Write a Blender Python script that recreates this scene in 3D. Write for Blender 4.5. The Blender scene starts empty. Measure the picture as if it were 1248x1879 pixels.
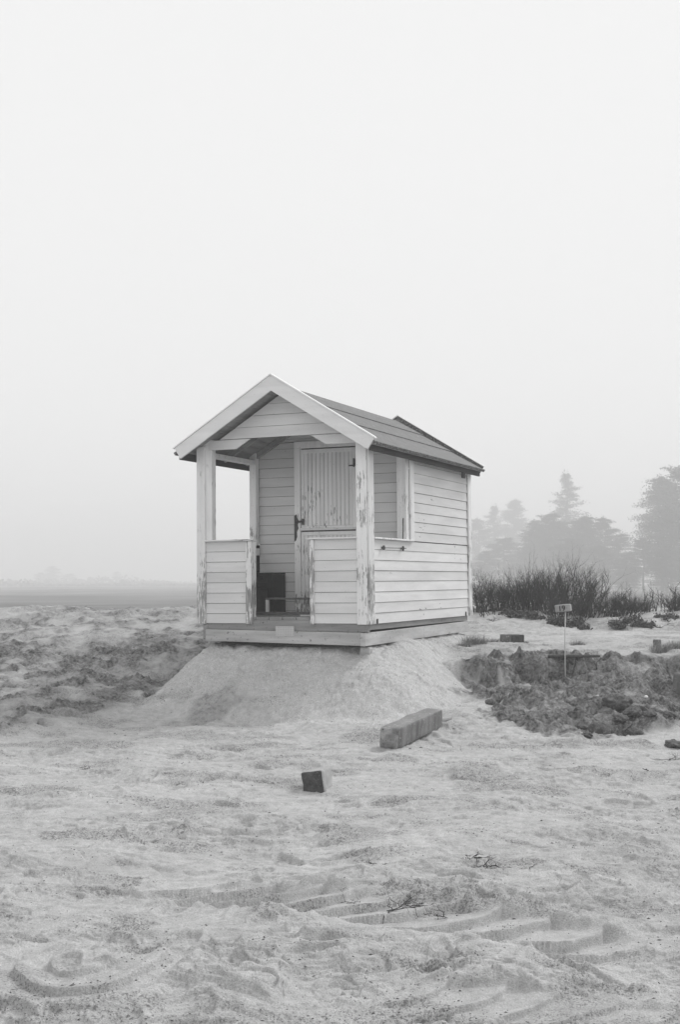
import bpy, bmesh, math, random
import numpy as np
from mathutils import Matrix, Vector
random.seed(7)
C = bpy.context.scene
R = math.radians

# ------------------------------------------------------------------ camera, sky, sun, exposure
CAMZ = 1.4
PITCH = R(3.1224)
FPX = 2411.05            # focal length in pixels of a 1248 px wide frame
cam_data = bpy.data.cameras.new('camera')
cam_data.sensor_fit = 'HORIZONTAL'
cam_data.sensor_width = 36
cam_data.lens = FPX / 1248 * 36
cam_data.clip_start = 0.1
cam_data.clip_end = 6000
cam = bpy.data.objects.new('camera', cam_data)
C.collection.objects.link(cam)
cam.location = (0, 0, CAMZ)
cam.rotation_euler = (math.pi / 2 + PITCH, 0, 0)
C.camera = cam

SUN_EL, SUN_AZ = 45, 131      # degrees; azimuth from the viewing direction's back, to the right
world = bpy.data.worlds.new('World')
C.world = world
world.use_nodes = True
wn, wl = world.node_tree.nodes, world.node_tree.links
wn.clear()
w_out = wn.new('ShaderNodeOutputWorld')
w_bg = wn.new('ShaderNodeBackground')
w_bg.inputs['Strength'].default_value = 0.1
w_sky = wn.new('ShaderNodeTexSky')
w_sky.sky_type = 'NISHITA'
w_sky.sun_disc = False
w_sky.sun_elevation = R(SUN_EL)
w_sky.sun_rotation = R(180 - SUN_AZ)
w_bw = wn.new('ShaderNodeRGBToBW')
w_mix = wn.new('ShaderNodeMixRGB')
w_mix.inputs[0].default_value = 0.95         # a thick even cloud layer hides nearly all of the clear sky
w_mix.inputs[2].default_value = (6.2, 6.2, 6.2, 1)
wl.new(w_sky.outputs[0], w_bw.inputs[0])
wl.new(w_bw.outputs[0], w_mix.inputs[1])
wl.new(w_mix.outputs[0], w_bg.inputs['Color'])
wl.new(w_bg.outputs[0], w_out.inputs['Surface'])

sun_data = bpy.data.lights.new('sun', 'SUN')
sun_data.energy = 1.5
sun_data.angle = R(24)
sun_data.color = (1, 1, 1)
sun = bpy.data.objects.new('sun', sun_data)
C.collection.objects.link(sun)
sd = Vector((math.sin(R(SUN_AZ)) * math.cos(R(SUN_EL)), -math.cos(R(SUN_AZ)) * math.cos(R(SUN_EL)), math.sin(R(SUN_EL))))
sun.rotation_euler = sd.to_track_quat('Z', 'Y').to_euler()

C.view_settings.view_transform = 'Standard'
C.view_settings.look = 'None'
C.view_settings.exposure = 0.6
C.view_settings.gamma = 1
C.cycles.volume_bounces = 2
C.cycles.max_bounces = 6
C.cycles.use_denoising = True

# ------------------------------------------------------------------ helpers
def tag(o, label=None, cat=None, group=None, kind=None):
    if label: o['label'] = label
    if cat: o['category'] = cat
    if group: o['group'] = group
    if kind: o['kind'] = kind
    return o

def empty(name, loc=(0, 0, 0), rz=0):
    o = bpy.data.objects.new(name, None)
    o.empty_display_size = 0.2
    C.collection.objects.link(o)
    o.location = loc
    o.rotation_euler = (0, 0, rz)
    return o

class MB:
    """collects shapes and links them as one mesh object"""
    def __init__(s):
        s.v, s.f, s.m = [], [], []
    def add(s, vs, fs, m=0):
        n = len(s.v)
        s.v.extend([tuple(p) for p in vs])
        s.f.extend([tuple(i + n for i in f) for f in fs])
        s.m.extend([m] * len(fs))
    def hexa(s, p, m=0):         # 8 points: bottom ring 0-3, top ring 4-7
        s.add(p, [(0, 3, 2, 1), (4, 5, 6, 7), (0, 1, 5, 4), (1, 2, 6, 5), (2, 3, 7, 6), (3, 0, 4, 7)], m)
    def box(s, x0, x1, y0, y1, z0, z1, m=0):
        s.hexa([(x0, y0, z0), (x1, y0, z0), (x1, y1, z0), (x0, y1, z0), (x0, y0, z1), (x1, y0, z1), (x1, y1, z1), (x0, y1, z1)], m)
    def prism(s, a, b, m=0):     # two matching rings of points
        n = len(a)
        s.add(list(a) + list(b), [tuple(range(n))[::-1], tuple(range(n, 2 * n))] + [(i, (i + 1) % n, n + (i + 1) % n, n + i) for i in range(n)], m)
    def tube(s, pts, rad, n=5, m=0, cap=True):
        pts = [Vector(p) for p in pts]
        rings = []
        ref = Vector((0.3, 0.2, 1)).normalized()
        for i, p in enumerate(pts):
            d = (pts[min(i + 1, len(pts) - 1)] - pts[max(i - 1, 0)])
            d = d.normalized() if d.length > 1e-9 else Vector((0, 0, 1))
            r = ref if abs(d.dot(ref)) < 0.95 else Vector((1, 0, 0))
            u = d.cross(r).normalized(); w = d.cross(u)
            rr = rad[i] if hasattr(rad, '__len__') else rad
            rings.append([p + u * (math.cos(t) * rr) + w * (math.sin(t) * rr) for t in [2 * math.pi * k / n for k in range(n)]])
        vs = [q for r_ in rings for q in r_]
        fs = [(i * n + k, i * n + (k + 1) % n, (i + 1) * n + (k + 1) % n, (i + 1) * n + k) for i in range(len(pts) - 1) for k in range(n)]
        if cap: fs += [tuple(range(n))[::-1], tuple((len(pts) - 1) * n + k for k in range(n))]
        s.add(vs, fs, m)
    def build(s, name, mats, parent=None, smooth=False, fix=True, bevel=0):
        me = bpy.data.meshes.new(name)
        me.from_pydata(s.v, [], s.f)
        mats = mats if isinstance(mats, (list, tuple)) else [mats]
        for mt in mats: me.materials.append(mt)
        me.polygons.foreach_set('material_index', s.m)
        if fix:
            bm = bmesh.new(); bm.from_mesh(me)
            bmesh.ops.recalc_face_normals(bm, faces=bm.faces)
            bm.to_mesh(me); bm.free()
        if smooth: me.polygons.foreach_set('use_smooth', [True] * len(me.polygons))
        me.update()
        o = bpy.data.objects.new(name, me)
        C.collection.objects.link(o)
        if parent: o.parent = parent
        if bevel:
            b = o.modifiers.new('bevel', 'BEVEL'); b.width = bevel; b.segments = 1; b.limit_method = 'ANGLE'
        return o

def copy_tree(o, parent=None):
    c = o.copy(); C.collection.objects.link(c); c.parent = parent
    for ch in [q for q in bpy.data.objects if q.parent == o]: copy_tree(ch, c)
    return c

# ------------------------------------------------------------------ numpy noise
_rs = np.random.RandomState(11)
_perm = _rs.permutation(4096)
_ang = _rs.rand(4096) * 2 * np.pi
_gx, _gy, _h1, _h2 = np.cos(_ang), np.sin(_ang), _rs.rand(4096), _rs.rand(4096)
def _hash(i, j):
    return _perm[(_perm[i & 4095] + j) & 4095]
def perlin(x, y, seed=0):
    x = x + seed * 37.13; y = y + seed * 91.7
    i, j = np.floor(x).astype(np.int64), np.floor(y).astype(np.int64)
    fx, fy = x - i, y - j
    u, v = fx * fx * fx * (fx * (fx * 6 - 15) + 10), fy * fy * fy * (fy * (fy * 6 - 15) + 10)
    def g(di, dj):
        h = _hash(i + di, j + dj)
        return _gx[h] * (fx - di) + _gy[h] * (fy - dj)
    a, b, c, d = g(0, 0), g(1, 0), g(0, 1), g(1, 1)
    return ((a + u * (b - a)) * (1 - v) + (c + u * (d - c)) * v) * 1.5
def fbm(x, y, f, octv, seed=0, gain=0.5):
    r, a = 0, 1.0
    for k in range(octv):
        r = r + a * perlin(x * f, y * f, seed + k * 3)
        a *= gain; f *= 2.03
    return r
def worley(x, y, f, seed=0):
    """distance to the nearest feature point and that cell's random number"""
    x = x * f + seed * 17.3; y = y * f + seed * 5.9
    i, j = np.floor(x).astype(np.int64), np.floor(y).astype(np.int64)
    best = np.full(x.shape, 9.0); rnd = np.zeros(x.shape)
    for di in (-1, 0, 1):
        for dj in (-1, 0, 1):
            h = _hash(i + di, j + dj)
            d = (i + di + _h1[h] - x) ** 2 + (j + dj + _h2[h] - y) ** 2
            m = d < best
            best = np.where(m, d, best); rnd = np.where(m, _h1[(h * 7 + 3) & 4095], rnd)
    return np.sqrt(best), rnd
def sstep(a, b, x):
    t = np.clip((x - a) / (b - a), 0, 1)
    return t * t * (3 - 2 * t)

# ------------------------------------------------------------------ hut placement (needed by the mound)
HO = Vector((-1.5465, 14.6282, CAMZ - 0.4443))
HM = Matrix.Rotation(R(-22.9079), 3, 'Z') @ Matrix.Rotation(R(0.2649), 3, 'X') @ Matrix.Rotation(R(-0.4485), 3, 'Y')
HUT = Matrix.Translation(HO) @ HM.to_4x4()
_c, _s = math.cos(R(-22.9079)), math.sin(R(-22.9079))

# ------------------------------------------------------------------ terrain height
_fp = np.random.RandomState(5)
FOOT = []
for _ in range(150):
    fy_ = 3.6 + 9.0 * _fp.rand() ** 1.3
    FOOT.append((( _fp.rand() - 0.5) * 0.66 * fy_ + 0.1, fy_, _fp.rand() * 3.14, 0.8 + 0.5 * _fp.rand(), 0.016 + 0.026 * _fp.rand()))

YL = np.array([0, 11.6, 12.6, 14.0, 15.0, 16.0, 17.0, 17.7, 18.3, 19.0, 21, 26, 40, 80, 220, 500, 900, 960, 1100, 6000.])
ZL = np.array([0, 0.0, .10, .25, .40, .62, .80, .90, 1.03, 1.05, .75, .2, -.2, -.6, -.6, .1, 1.1, .2, -1.5, -3])
YR = np.array([0, 11.9, 12.6, 13.4, 14.3, 14.9, 15.6, 17.0, 18.3, 19.0, 20.0, 21.5, 24, 30, 60, 220, 500, 900, 960, 1100, 6000.])
ZR = np.array([0, 0.0, .08, .17, .25, .27, .34, .50, .68, .84, .97, 1.0, .8, .3, -.4, -.6, .1, 1.1, .2, -1.5, -3])

def hut_xy(x, y):
    dx, dy = x - HO.x, y - HO.y
    return dx * _c + dy * _s, -dx * _s + dy * _c

def masks(x, y):
    """soil = dark moist earth, path = trodden pale sand, mound = heaped sand under the hut"""
    n = fbm(x, y, .9, 4, 3)
    n2 = fbm(x, y, 3.1, 3, 8)
    # left: earth on the slope and in the trough along the mound
    edge = np.interp(x, [-6, -3.1, -2.5, -2.0, -1.6], [11.4, 11.75, 12.9, 14.0, 14.8])
    left = sstep(-.25, .55, y - edge + n * .45) * sstep(-.7, -1.1, x - (y - 14.6) * .30)
    left = left * (1 - .42 * sstep(15.8, 17.6, y + n * .9)) * (1 - sstep(19, 22, y))
    trough = np.exp(-((y - edge - .75 - .45 * n) / .55) ** 2)
    strip = np.exp(-((x + 3.4 - (y - 14.5) * .55 + n * .4) / .5) ** 2)
    left = left * np.clip(.74 + .35 * trough + .3 * strip + .75 * n + .5 * n2, .12, 1)
    left = left * (.50 + .32 * sstep(-.1, .5, n2 + .6 * n)) + .12 * (left > .02)
    left = np.maximum(left, .55 * sstep(15.2, 16.2, y) * (1 - sstep(16.2, 17.2, y)) * sstep(.15, .5, n2) * (x < -1.4))
    # right: pit
    e2 = np.interp(x, [1.1, 1.5, 2.2, 3.2, 6], [13.3, 12.3, 11.9, 12.1, 12.3])
    right = sstep(-.1, .35, y - e2 + n * .5 + n2 * .15) * sstep(.85, 1.2, x + .22 * n + .1 * n2 - (y - 13) * .16) * (1 - sstep(15.35, 15.75, y + .2 * n2 + .12 * n))
    right = right * np.clip(1.0 + .7 * n + .8 * n2, .1, 1)
    right = np.maximum(right, .8 * sstep(.25, .55, fbm(x, y, 1.6, 3, 21)) * np.exp(-((y - 11.3) / .4) ** 2) * sstep(2.0, 2.6, x))
    path = np.exp(-((y - 17.4 + .2 * n) / .55) ** 2) * (x > 1.5) + np.exp(-((y - 17.1) / .3) ** 2) * (x < -1.2)
    u, v = hut_xy(x, y)
    dx = np.maximum(np.maximum(.12 - u, u - 1.94), 0); dy = np.maximum(np.maximum(.06 - v, v - 3.5), 0)
    d = np.hypot(dx, dy)
    lim = np.where(x < -.6, np.interp(y, [13, 14.2, 15.6, 17], [1.10, .62, .30, .12]), np.interp(y, [12.6, 14.0, 15.3, 17], [1.4, 1.12, .50, .25]))
    mound = 1 - sstep(-.16, .20, d + .25 * n + .24 * n2 - lim)
    soil = np.maximum(left, right) * (1 - mound)
    scrub = sstep(26, 60, y) * (1 - sstep(940, 1100, y))  # unseen ground beyond the heath stays pale, added to bounce light into the fog
    return np.clip(soil, 0, 1), np.clip(path, 0, 1), mound, scrub, d, u, v

def height(x, y, detail=True):
    soil, path, mound, scrub, d, u, v = masks(x, y)
    n = fbm(x, y, .55, 3, 1)
    # left profile with a start that follows the mound
    sh = np.interp(x, [-3.0, -2.0, -1.2], [0, 1.9, 2.6])
    yl = np.where(y < 16, y - sh * np.clip((16 - y) / 4.2, 0, 1), y)
    zl = np.interp(yl, YL, ZL)
    scarp_y = 15.1 + .22 * np.sin(x * 2.1 + 1) + .30 * fbm(x, y, .9, 3, 5) + .25 * sstep(2.9, 4.2, x)
    sw = .10 + .55 * sstep(-.1, .3, perlin(x * .9, y * 0 + .5, 31))
    step = sstep(-1, .6, (y - scarp_y + .16 * fbm(x, y, 3, 3, 30)) / sw) * .24 * (1 - sstep(15.6, 19.4, y))
    zr = np.interp(y, YR, ZR) + step
    k = sstep(-1.2, 1.4, x - (y - 14) * .1)
    base = zl * (1 - k) + zr * k
    near = 1 - sstep(22, 60, y)
    base = base + near * n * .05 + (1 - near) * (.25 * fbm(x, y, .02, 3, 2) + .5 * fbm(x, y * .2, .06, 4, 90) * sstep(600, 900, y))
    # heaped sand
    top = .735 - .0078 * u - d * (.60 + .24 * sstep(.1, -.3, u) * sstep(-.9, -.2, v) + .06 * n) - .02 * sstep(.25, .05, v) + .015 * fbm(x, y, 2.5, 3, 9)
    top = top + .10 * np.exp(-(((u - 2.12) / .16) ** 2 + ((v - 1.25) / .75) ** 2)) - .06 * np.exp(-(((u - 1.9) / .3) ** 2 + ((v + .05) / .16) ** 2))
    top = np.where(u > 1.9, top + .04 * sstep(.5, 2.5, v), top)
    kk = .055
    hh = np.clip(.5 + .5 * (top - base) / kk, 0, 1)
    z = base * (1 - hh) + top * hh + kk * hh * (1 - hh) * .6
    if not detail: return z
    m = np.maximum(mound, 0) * hh
    rough = .15 + .80 * soil + .30 * sstep(11.5, 14, y) * (1 - path)
    rough = rough * (1 - .35 * (x > .8) * soil) * (1 - .72 * m) * (1 - .55 * path) * near
    zs = z.copy()
    wild = .45 + .75 * sstep(-.25, .45, fbm(x, y * 1.5, .95, 3, 71)) + .9 * soil      # calm and churned stretches
    # dug and tipped earth on the right: heaps, hollows and big lumps
    pit = soil * (x > .8)
    hp = fbm(x, y, 1.7, 4, 101)
    z = z + pit * (.13 * np.abs(hp) - .05)
    wd, wr = worley(x + .12 * perlin(x * 4, y * 4, 44), y + .12 * perlin(x * 4, y * 4, 45), 3.6, 12)
    z = z + pit * .05 * np.clip(1 - (wd / .42) ** 2, 0, 1) * (wr > .5)
    # broad lumps
    z = z + rough * (.045 * fbm(x, y, 1.9, 3, 12) + (.012 + .015 * soil) * fbm(x, y * 1.2, 6.0, 4, 14))
    wx, wy = x + .10 * perlin(x * 2.6, y * 2.6, 40) + .02 * perlin(x * 13, y * 13, 42), y + .10 * perlin(x * 2.6, y * 2.6, 41) + .02 * perlin(x * 13, y * 13, 43)
    amp = (1 - .9 * m) * near * (1 - .6 * path) * wild * (1 - .25 * sstep(5, 11, y)) * .72
    # crusts: broken shelves with one steep edge
    c1 = fbm(wx, wy * 1.7, 2.3, 3, 16)
    z = z + amp * (.013 * sstep(.05, 0.070, c1) + .011 * sstep(.26, 0.280, c1) + .011 * sstep(.50, 0.520, c1) - .012 * sstep(-.14, -.16, c1) - .012 * sstep(-.38, -.40, c1))
    c2 = fbm(wx, wy * 1.5, 6.5, 3, 18)
    z = z + amp * (.006 * sstep(.10, .17, c2) + .005 * sstep(.42, .48, c2) - .006 * sstep(-.25, -.30, c2))
    # scuffs and toe marks: many small dents with a raised lip
    wd, wr = worley(wx, wy * 1.15, 4.6, 11)
    rr = .26 + .22 * wr
    z = z + amp * (wr > .35) * (-.017 * sstep(1.0, .85, wd / rr) + .008 * np.exp(-((wd / rr - 1.12) / .13) ** 2))
    # thin cracks
    cr_ = np.abs(perlin(wx * 2.2, wy * 4.4, 81))
    z = z - amp * .009 * sstep(.022, .0, cr_) * (perlin(x * 1.3, y * 1.3, 82) > .0)
    # clods and crumbs
    wd, wr = worley(wx, wy, 9, 1)
    z = z + near * soil * (.012 + .022 * sstep(.1, .4, fbm(x, y, 2.2, 2, 44))) * np.clip(1 - (wd / .55) ** 2, 0, 1) * (wr > .42)
    cr = sstep(.05, .40, fbm(x, y * 1.3, 1.5, 4, 23)) * .8 + .8 * soil
    wd, wr = worley(wx, wy, 21, 2)
    z = z + near * (.008 + .016 * soil) * np.clip(1 - (wd / .5) ** 2, 0, 1) * (wr > .6) * np.clip(cr, 0, 1) * (1 - .6 * m)
    nm = sstep(15.5, 12, y)
    wd, wr = worley(x, y, 48, 3)
    z = z + nm * .006 * np.clip(1 - (wd / .5) ** 2, 0, 1) * (wr > .6) * np.clip(cr + .08 + .40 * m, 0, 1)
    z = z + nm * .0012 * fbm(x, y, 24, 3, 26) * (.5 + cr)
    z = z + m * (.020 * fbm(x, y, 5, 4, 27) + .012 * sstep(.2, .25, fbm(wx, wy, 4, 3, 28)) + .007 * np.clip(1 - (worley(x, y, 30, 8)[0] / .5) ** 2, 0, 1))
    # clumpy moist patch on the mound's flank
    z = z + .016 * sstep(.4, .15, np.hypot((x + 1.27) / 1.0, (y - 13.55) / 1.3)) * np.clip(1 - (worley(x, y, 20, 6)[0] / .55) ** 2, 0, 1)
    # footprints
    zf = z.copy()
    for fx, fy, a, s, dep in FOOT:
        sel = (np.abs(x - fx) < .3) & (np.abs(y - fy) < .3)
        if not sel.any(): continue
        xx, yy = x[sel] - fx, y[sel] - fy
        p = (xx * math.cos(a) + yy * math.sin(a)) / (.135 * s); q = (-xx * math.sin(a) + yy * math.cos(a)) / (.052 * s)
        r = np.sqrt(p * p + (q * (1 + .25 * p)) ** 2)
        z[sel] += dep * .55 * (-sstep(1.08, .82, r) + .45 * np.exp(-((r - 1.22) / .16) ** 2))
    # tyre track crossing the foreground, cleated
    def track(x0, y0, x1, y1, half, pitch, depth, bend, flip=1, curve=0.0):
        L = math.hypot(x1 - x0, y1 - y0); tx, ty = (x1 - x0) / L, (y1 - y0) / L
        sel = (x > min(x0, x1) - .5) & (x < max(x0, x1) + .5) & (y > min(y0, y1) - .5) & (y < max(y0, y1) + .5)
        if not sel.any(): return
        xx, yy = x[sel] - x0, y[sel] - y0
        s = xx * tx + yy * ty; t = (-xx * ty + yy * tx) - curve * (s / L) * (1 - s / L)
        t = t + .018 * perlin(s * 5, t * 5, 50)
        tau = np.clip((t * flip + half) / (2 * half), 0, 1)
        ph = (s - bend * (1 - (1 - tau) ** 2.2)) / pitch + .15 * perlin(s * 3, t * 5, 51)
        fr = ph - np.floor(ph)
        prof = -.15 - .85 * sstep(.0, .045, fr) * (1 - fr) ** .8
        w = sstep(half * 1.08, half * .82, np.abs(t)) * sstep(-.15, .1, s) * sstep(L + .15, L - .1, s)
        rim = np.exp(-((np.abs(t) - half * 1.25) / (half * .18)) ** 2) * .25 * sstep(-.1, .1, s) * sstep(L + .1, L - .1, s)
        fade = .75 + .4 * np.clip(perlin(s * 1.7, t * 3, 52) + .4, 0, 1)
        z[sel] = z[sel] * (1 - .82 * w) + zs[sel] * .82 * w + depth * (prof * w + rim) * fade
    track(-.75, 6.20, 1.05, 5.25, .28, .225, .062, .36, 1, .10)
    track(-1.8, 6.9, -.55, 6.35, .14, .21, .020, .2, -1)
    track(.15, 4.62, 1.35, 4.18, .15, .19, .024, .2, 1, .06)
    track(.05, 7.35, 1.9, 7.9, .16, .22, .020, .25, -1)
    track(-2.3, 7.9, 0.0, 8.5, .16, .24, .016, .2, 1)
    # a wheel turned on the spot, lower left: nested curved ruts
    sel = (np.abs(x + .92) < .7) & (np.abs(y - 4.85) < .8)
    if sel.any():
        xx, yy = x[sel] + .92, y[sel] - 4.98
        rr = np.hypot(xx / .34, yy / .44) + .05 * perlin(xx * 6, yy * 6, 61)
        lower = sstep(.20, -.02, yy)
        w = sstep(.35, .5, rr) * sstep(1.25, 1.1, rr) * lower
        z[sel] = z[sel] * (1 - .8 * w) + zs[sel] * .8 * w + lower * (-.028 * sstep(.80, .83, rr) * sstep(1.16, 1.0, rr) - .018 * sstep(.45, .47, rr) * sstep(.74, .58, rr) + .010 * np.exp(-((rr - 1.22) / .07) ** 2))
    # sand ledge at the foot of the mound
    z = z + .035 * sstep(.02, -.02, y - 12.72 - .12 * np.sin((x + .5) * 2.2)) * np.exp(-((y - 12.55) / .25) ** 2) * sstep(-.72, -.6, x) * sstep(.15, -.1, x)
    return z

def H(x, y, detail=True):
    return float(height(np.array([float(x)]), np.array([float(y)]), detail)[0])

def at(px, py, y0=3.0, y1=20.6):
    """ground point seen at a photo pixel"""
    cx, cz = (px - 624) / FPX, (939.5 - py) / FPX
    w = np.array([cx, math.cos(PITCH) - cz * math.sin(PITCH), math.sin(PITCH) + cz * math.cos(PITCH)])
    t = np.linspace(y0, y1, 6000)
    X, Y, Z = w[0] * t, w[1] * t, CAMZ + w[2] * t
    g = height(X, Y, False)
    i = int(np.argmax(Z < g))
    if not (Z < g).any(): i = 5950
    return Vector((X[i], Y[i], float(g[i])))

# ------------------------------------------------------------------ materials
def new_mat(name):
    m = bpy.data.materials.new(name); m.use_nodes = True
    nt = m.node_tree; b = nt.nodes['Principled BSDF']
    b.inputs['Specular IOR Level'].default_value = 0.25
    return m, nt.nodes, nt.links, b
def ramp(N, L, src, p0, p1, c0=0.0, c1=1.0):
    r = N.new('ShaderNodeMapRange'); L.new(src, r.inputs[0])
    r.inputs[1].default_value, r.inputs[2].default_value, r.inputs[3].default_value, r.inputs[4].default_value = p0, p1, c0, c1
    return r.outputs[0]
def tex(N, L, coord, scale, stretch=(1, 1, 1), detail=4, rough=.55, off=0):
    mp = N.new('ShaderNodeMapping'); mp.inputs['Scale'].default_value = stretch
    mp.inputs['Location'].default_value = (off, off * 1.7, off * .6)
    L.new(coord, mp.inputs[0])
    t = N.new('ShaderNodeTexNoise'); t.inputs['Scale'].default_value = scale
    t.inputs['Detail'].default_value = detail; t.inputs['Roughness'].default_value = rough
    L.new(mp.outputs[0], t.inputs['Vector'])
    return t.outputs['Fac']
def math_(N, L, op, a, b=None, clamp=False):
    m = N.new('ShaderNodeMath'); m.operation = op; m.use_clamp = clamp
    for i, q in enumerate((a, b)):
        if q is None: continue
        if isinstance(q, (int, float)): m.inputs[i].default_value = q
        else: L.new(q, m.inputs[i])
    return m.outputs[0]
def lerp(N, L, f, a, b):
    m = N.new('ShaderNodeMix'); m.data_type = 'FLOAT'
    for i, q in ((0, f), (2, a), (3, b)):
        if isinstance(q, (int, float)): m.inputs[i].default_value = q
        else: L.new(q, m.inputs[i])
    return m.outputs[0]
def bump(N, L, b, h, strength, dist):
    bp = N.new('ShaderNodeBump'); bp.inputs['Strength'].default_value = strength; bp.inputs['Distance'].default_value = dist
    L.new(h, bp.inputs['Height']); L.new(bp.outputs[0], b.inputs['Normal'])

def paint(name, col, peel=.0, axis='x', wood=.13, streak=0.0, dirt=.25, zfade=None, rough=.62):
    """old paint over timber; peel 0..1 is how much has flaked off, axis is the grain"""
    m, N, L, b = new_mat(name)
    co = N.new('ShaderNodeTexCoord').outputs['Object']
    st = {'x': (.12, 1, 1), 'y': (1, .12, 1), 'z': (1, 1, .12)}[axis]
    fl = tex(N, L, co, 58, st, 6, .72)
    blotch = tex(N, L, co, 3.0, (1, 1, 1), 3, .6, 4)
    v = math_(N, L, 'ADD', fl, math_(N, L, 'MULTIPLY', math_(N, L, 'SUBTRACT', blotch, .5), .7))
    if zfade:
        sx = N.new('ShaderNodeSeparateXYZ'); L.new(co, sx.inputs[0])
        v = math_(N, L, 'ADD', v, ramp(N, L, sx.outputs['Z'], zfade[0], zfade[1], .14, -.14))
    th = .86 - peel * .42
    mask = ramp(N, L, v, th, th + .035)
    isl = N.new('ShaderNodeNewGeometry').outputs['Random Per Island']
    base = math_(N, L, 'MULTIPLY', ramp(N, L, isl, 0, 1, .92, 1.05), col)
    d1 = tex(N, L, co, 9, st, 5, .6, 9)
    base = math_(N, L, 'MULTIPLY', base, ramp(N, L, d1, .3, .7, 1 - dirt, 1.04))
    spots = tex(N, L, co, 75, (1, 1, 1), 2, .5, 2)
    base = math_(N, L, 'MULTIPLY', base, ramp(N, L, spots, .70, .76, 1, .45))
    w = math_(N, L, 'MULTIPLY', ramp(N, L, tex(N, L, co, 60, st, 3, .5, 7), .3, .7, .6, 1.35), wood)
    c = lerp(N, L, mask, base, w)
    cc = N.new('ShaderNodeCombineColor')
    for i in range(3): L.new(c, cc.inputs[i])
    L.new(cc.outputs[0], b.inputs['Base Color'])
    b.inputs['Roughness'].default_value = rough
    hh = math_(N, L, 'ADD', math_(N, L, 'MULTIPLY', mask, -1.0), math_(N, L, 'MULTIPLY', fl, .5))
    bump(N, L, b, hh, .5, .003)
    return m

def grey(name, col, var=.3, scale=12, rough=.8, bstr=.4, bd=.01, stretch=(1, 1, 1), spec=.2, speck=0.0, speckc=.5):
    m, N, L, b = new_mat(name)
    b.inputs['Specular IOR Level'].default_value = spec
    co = N.new('ShaderNodeTexCoord').outputs['Object']
    t = tex(N, L, co, scale, stretch, 5, .62)
    c = math_(N, L, 'MULTIPLY', ramp(N, L, t, .25, .75, 1 - var, 1 + var), col)
    if speck:
        c = lerp(N, L, ramp(N, L, tex(N, L, co, scale * 4, (1, 1, 1), 3, .6, 5), 1 - speck, 1 - speck + .06), c, speckc)
    cc = N.new('ShaderNodeCombineColor')
    for i in range(3): L.new(c, cc.inputs[i])
    L.new(cc.outputs[0], b.inputs['Base Color'])
    b.inputs['Roughness'].default_value = rough
    bump(N, L, b, tex(N, L, co, scale * 3, stretch, 5, .65, 3), bstr, bd)
    return m

def leafmat(name, c0, c1):
    m, N, L, b = new_mat(name)
    isl = N.new('ShaderNodeNewGeometry').outputs['Random Per Island']
    c = ramp(N, L, isl, 0, 1, c0, c1)
    cc = N.new('ShaderNodeCombineColor')
    for i in range(3): L.new(c, cc.inputs[i])
    L.new(cc.outputs[0], b.inputs['Base Color'])
    b.inputs['Roughness'].default_value = .8
    return m

M = {}
M['siding'] = paint('siding_paint', .70, .30, 'x', .12, dirt=.14)
M['siding_side'] = paint('side_siding_paint', .74, .34, 'y', .10, dirt=.16)
M['trim'] = paint('trim_paint', .80, .64, 'z', .36, dirt=.18, zfade=(-.8, 3.0))
M['trim_worn'] = paint('worn_trim_paint', .78, .76, 'z', .30, dirt=.2, zfade=(-.2, 1.6))
M['trim_h'] = paint('sill_paint', .74, .66, 'x', .14, dirt=.15)
M['barge'] = paint('bargeboard_paint', .76, .08, 'x', .2, dirt=.10)
M['door'] = paint('door_paint', .9, .50, 'z', .25, dirt=.15, zfade=(.4, 2.2))
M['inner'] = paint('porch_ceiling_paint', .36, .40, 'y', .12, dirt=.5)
M['cap'] = grey('metal_cap', .85, .05, 5, .45, .1, .002, spec=.5)
M['gap'] = grey('dark_gap', .09, .2, 10)
M['felt'] = grey('roofing_felt', .185, .16, 7, .9, .5, .006, speck=.36, speckc=.42)
M['felt_edge'] = grey('lichened_edge', .10, .35, 16, .9, .5, .006, speck=.44, speckc=.45)
M['fascia'] = grey('dark_fascia', .055, .4, 12, .8, .5, .006, (1, .2, 1), speck=.32, speckc=.16)
M['beam'] = grey('raw_timber', .44, .34, 6, .75, .5, .004, (.22, 1, 1.8), speck=.37, speckc=.2)
M['beam2'] = grey('weathered_timber', .25, .35, 7, .8, .5, .004, (.2, 1, 1.8), speck=.36, speckc=.10)
M['beam_side'] = grey('raw_side_timber', .46, .30, 6, .75, .5, .004, (1, .22, 1.8), speck=.37, speckc=.2)
M['beam_side2'] = grey('weathered_side_timber', .28, .35, 7, .8, .5, .004, (1, .2, 1.8), speck=.36, speckc=.10)
M['iron'] = grey('rusty_iron', .06, .4, 40, .6, .4, .002, spec=.4)
M['plate'] = grey('galvanised_plate', .50, .06, 20, .5, .2, .002, spec=.4)
M['bench'] = grey('dark_stained_wood', .012, .5, 20, .7, .4, .004)
M['bench_back'] = grey('dull_dark_wood', .05, .4, 20, .7, .4, .004)
M['bench_edge'] = grey('worn_bench_wood', .10, .4, 20, .7, .4, .004)
M['whitewood'] = grey('pale_wood', .55, .15, 20, .7, .3, .003)
M['block'] = grey('old_sleeper_wood', .16, .55, 9, .85, .8, .01, (1, 1, .35), speck=.38, speckc=.42)
M['block_end'] = grey('tarred_end_grain', .07, .5, 22, .9, .8, .01, speck=.38, speckc=.16)
M['block_side'] = grey('sand_dusted_wood', .36, .22, 9, .85, .6, .008, speck=.36, speckc=.2)
M['block_mot'] = grey('mottled_end_wood', .26, .6, 12, .85, .8, .01, speck=.40, speckc=.05)
M['block_top'] = grey('grey_top_wood', .22, .3, 9, .85, .6, .008, (.3, 1, 1), speck=.38, speckc=.42)
M['clod'] = grey('soil_clod', .12, .5, 18, .95, 1.0, .02, speck=.42, speckc=.24)
M['pebble'] = grey('white_pebble', .8, .05, 10, .5)
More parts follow.
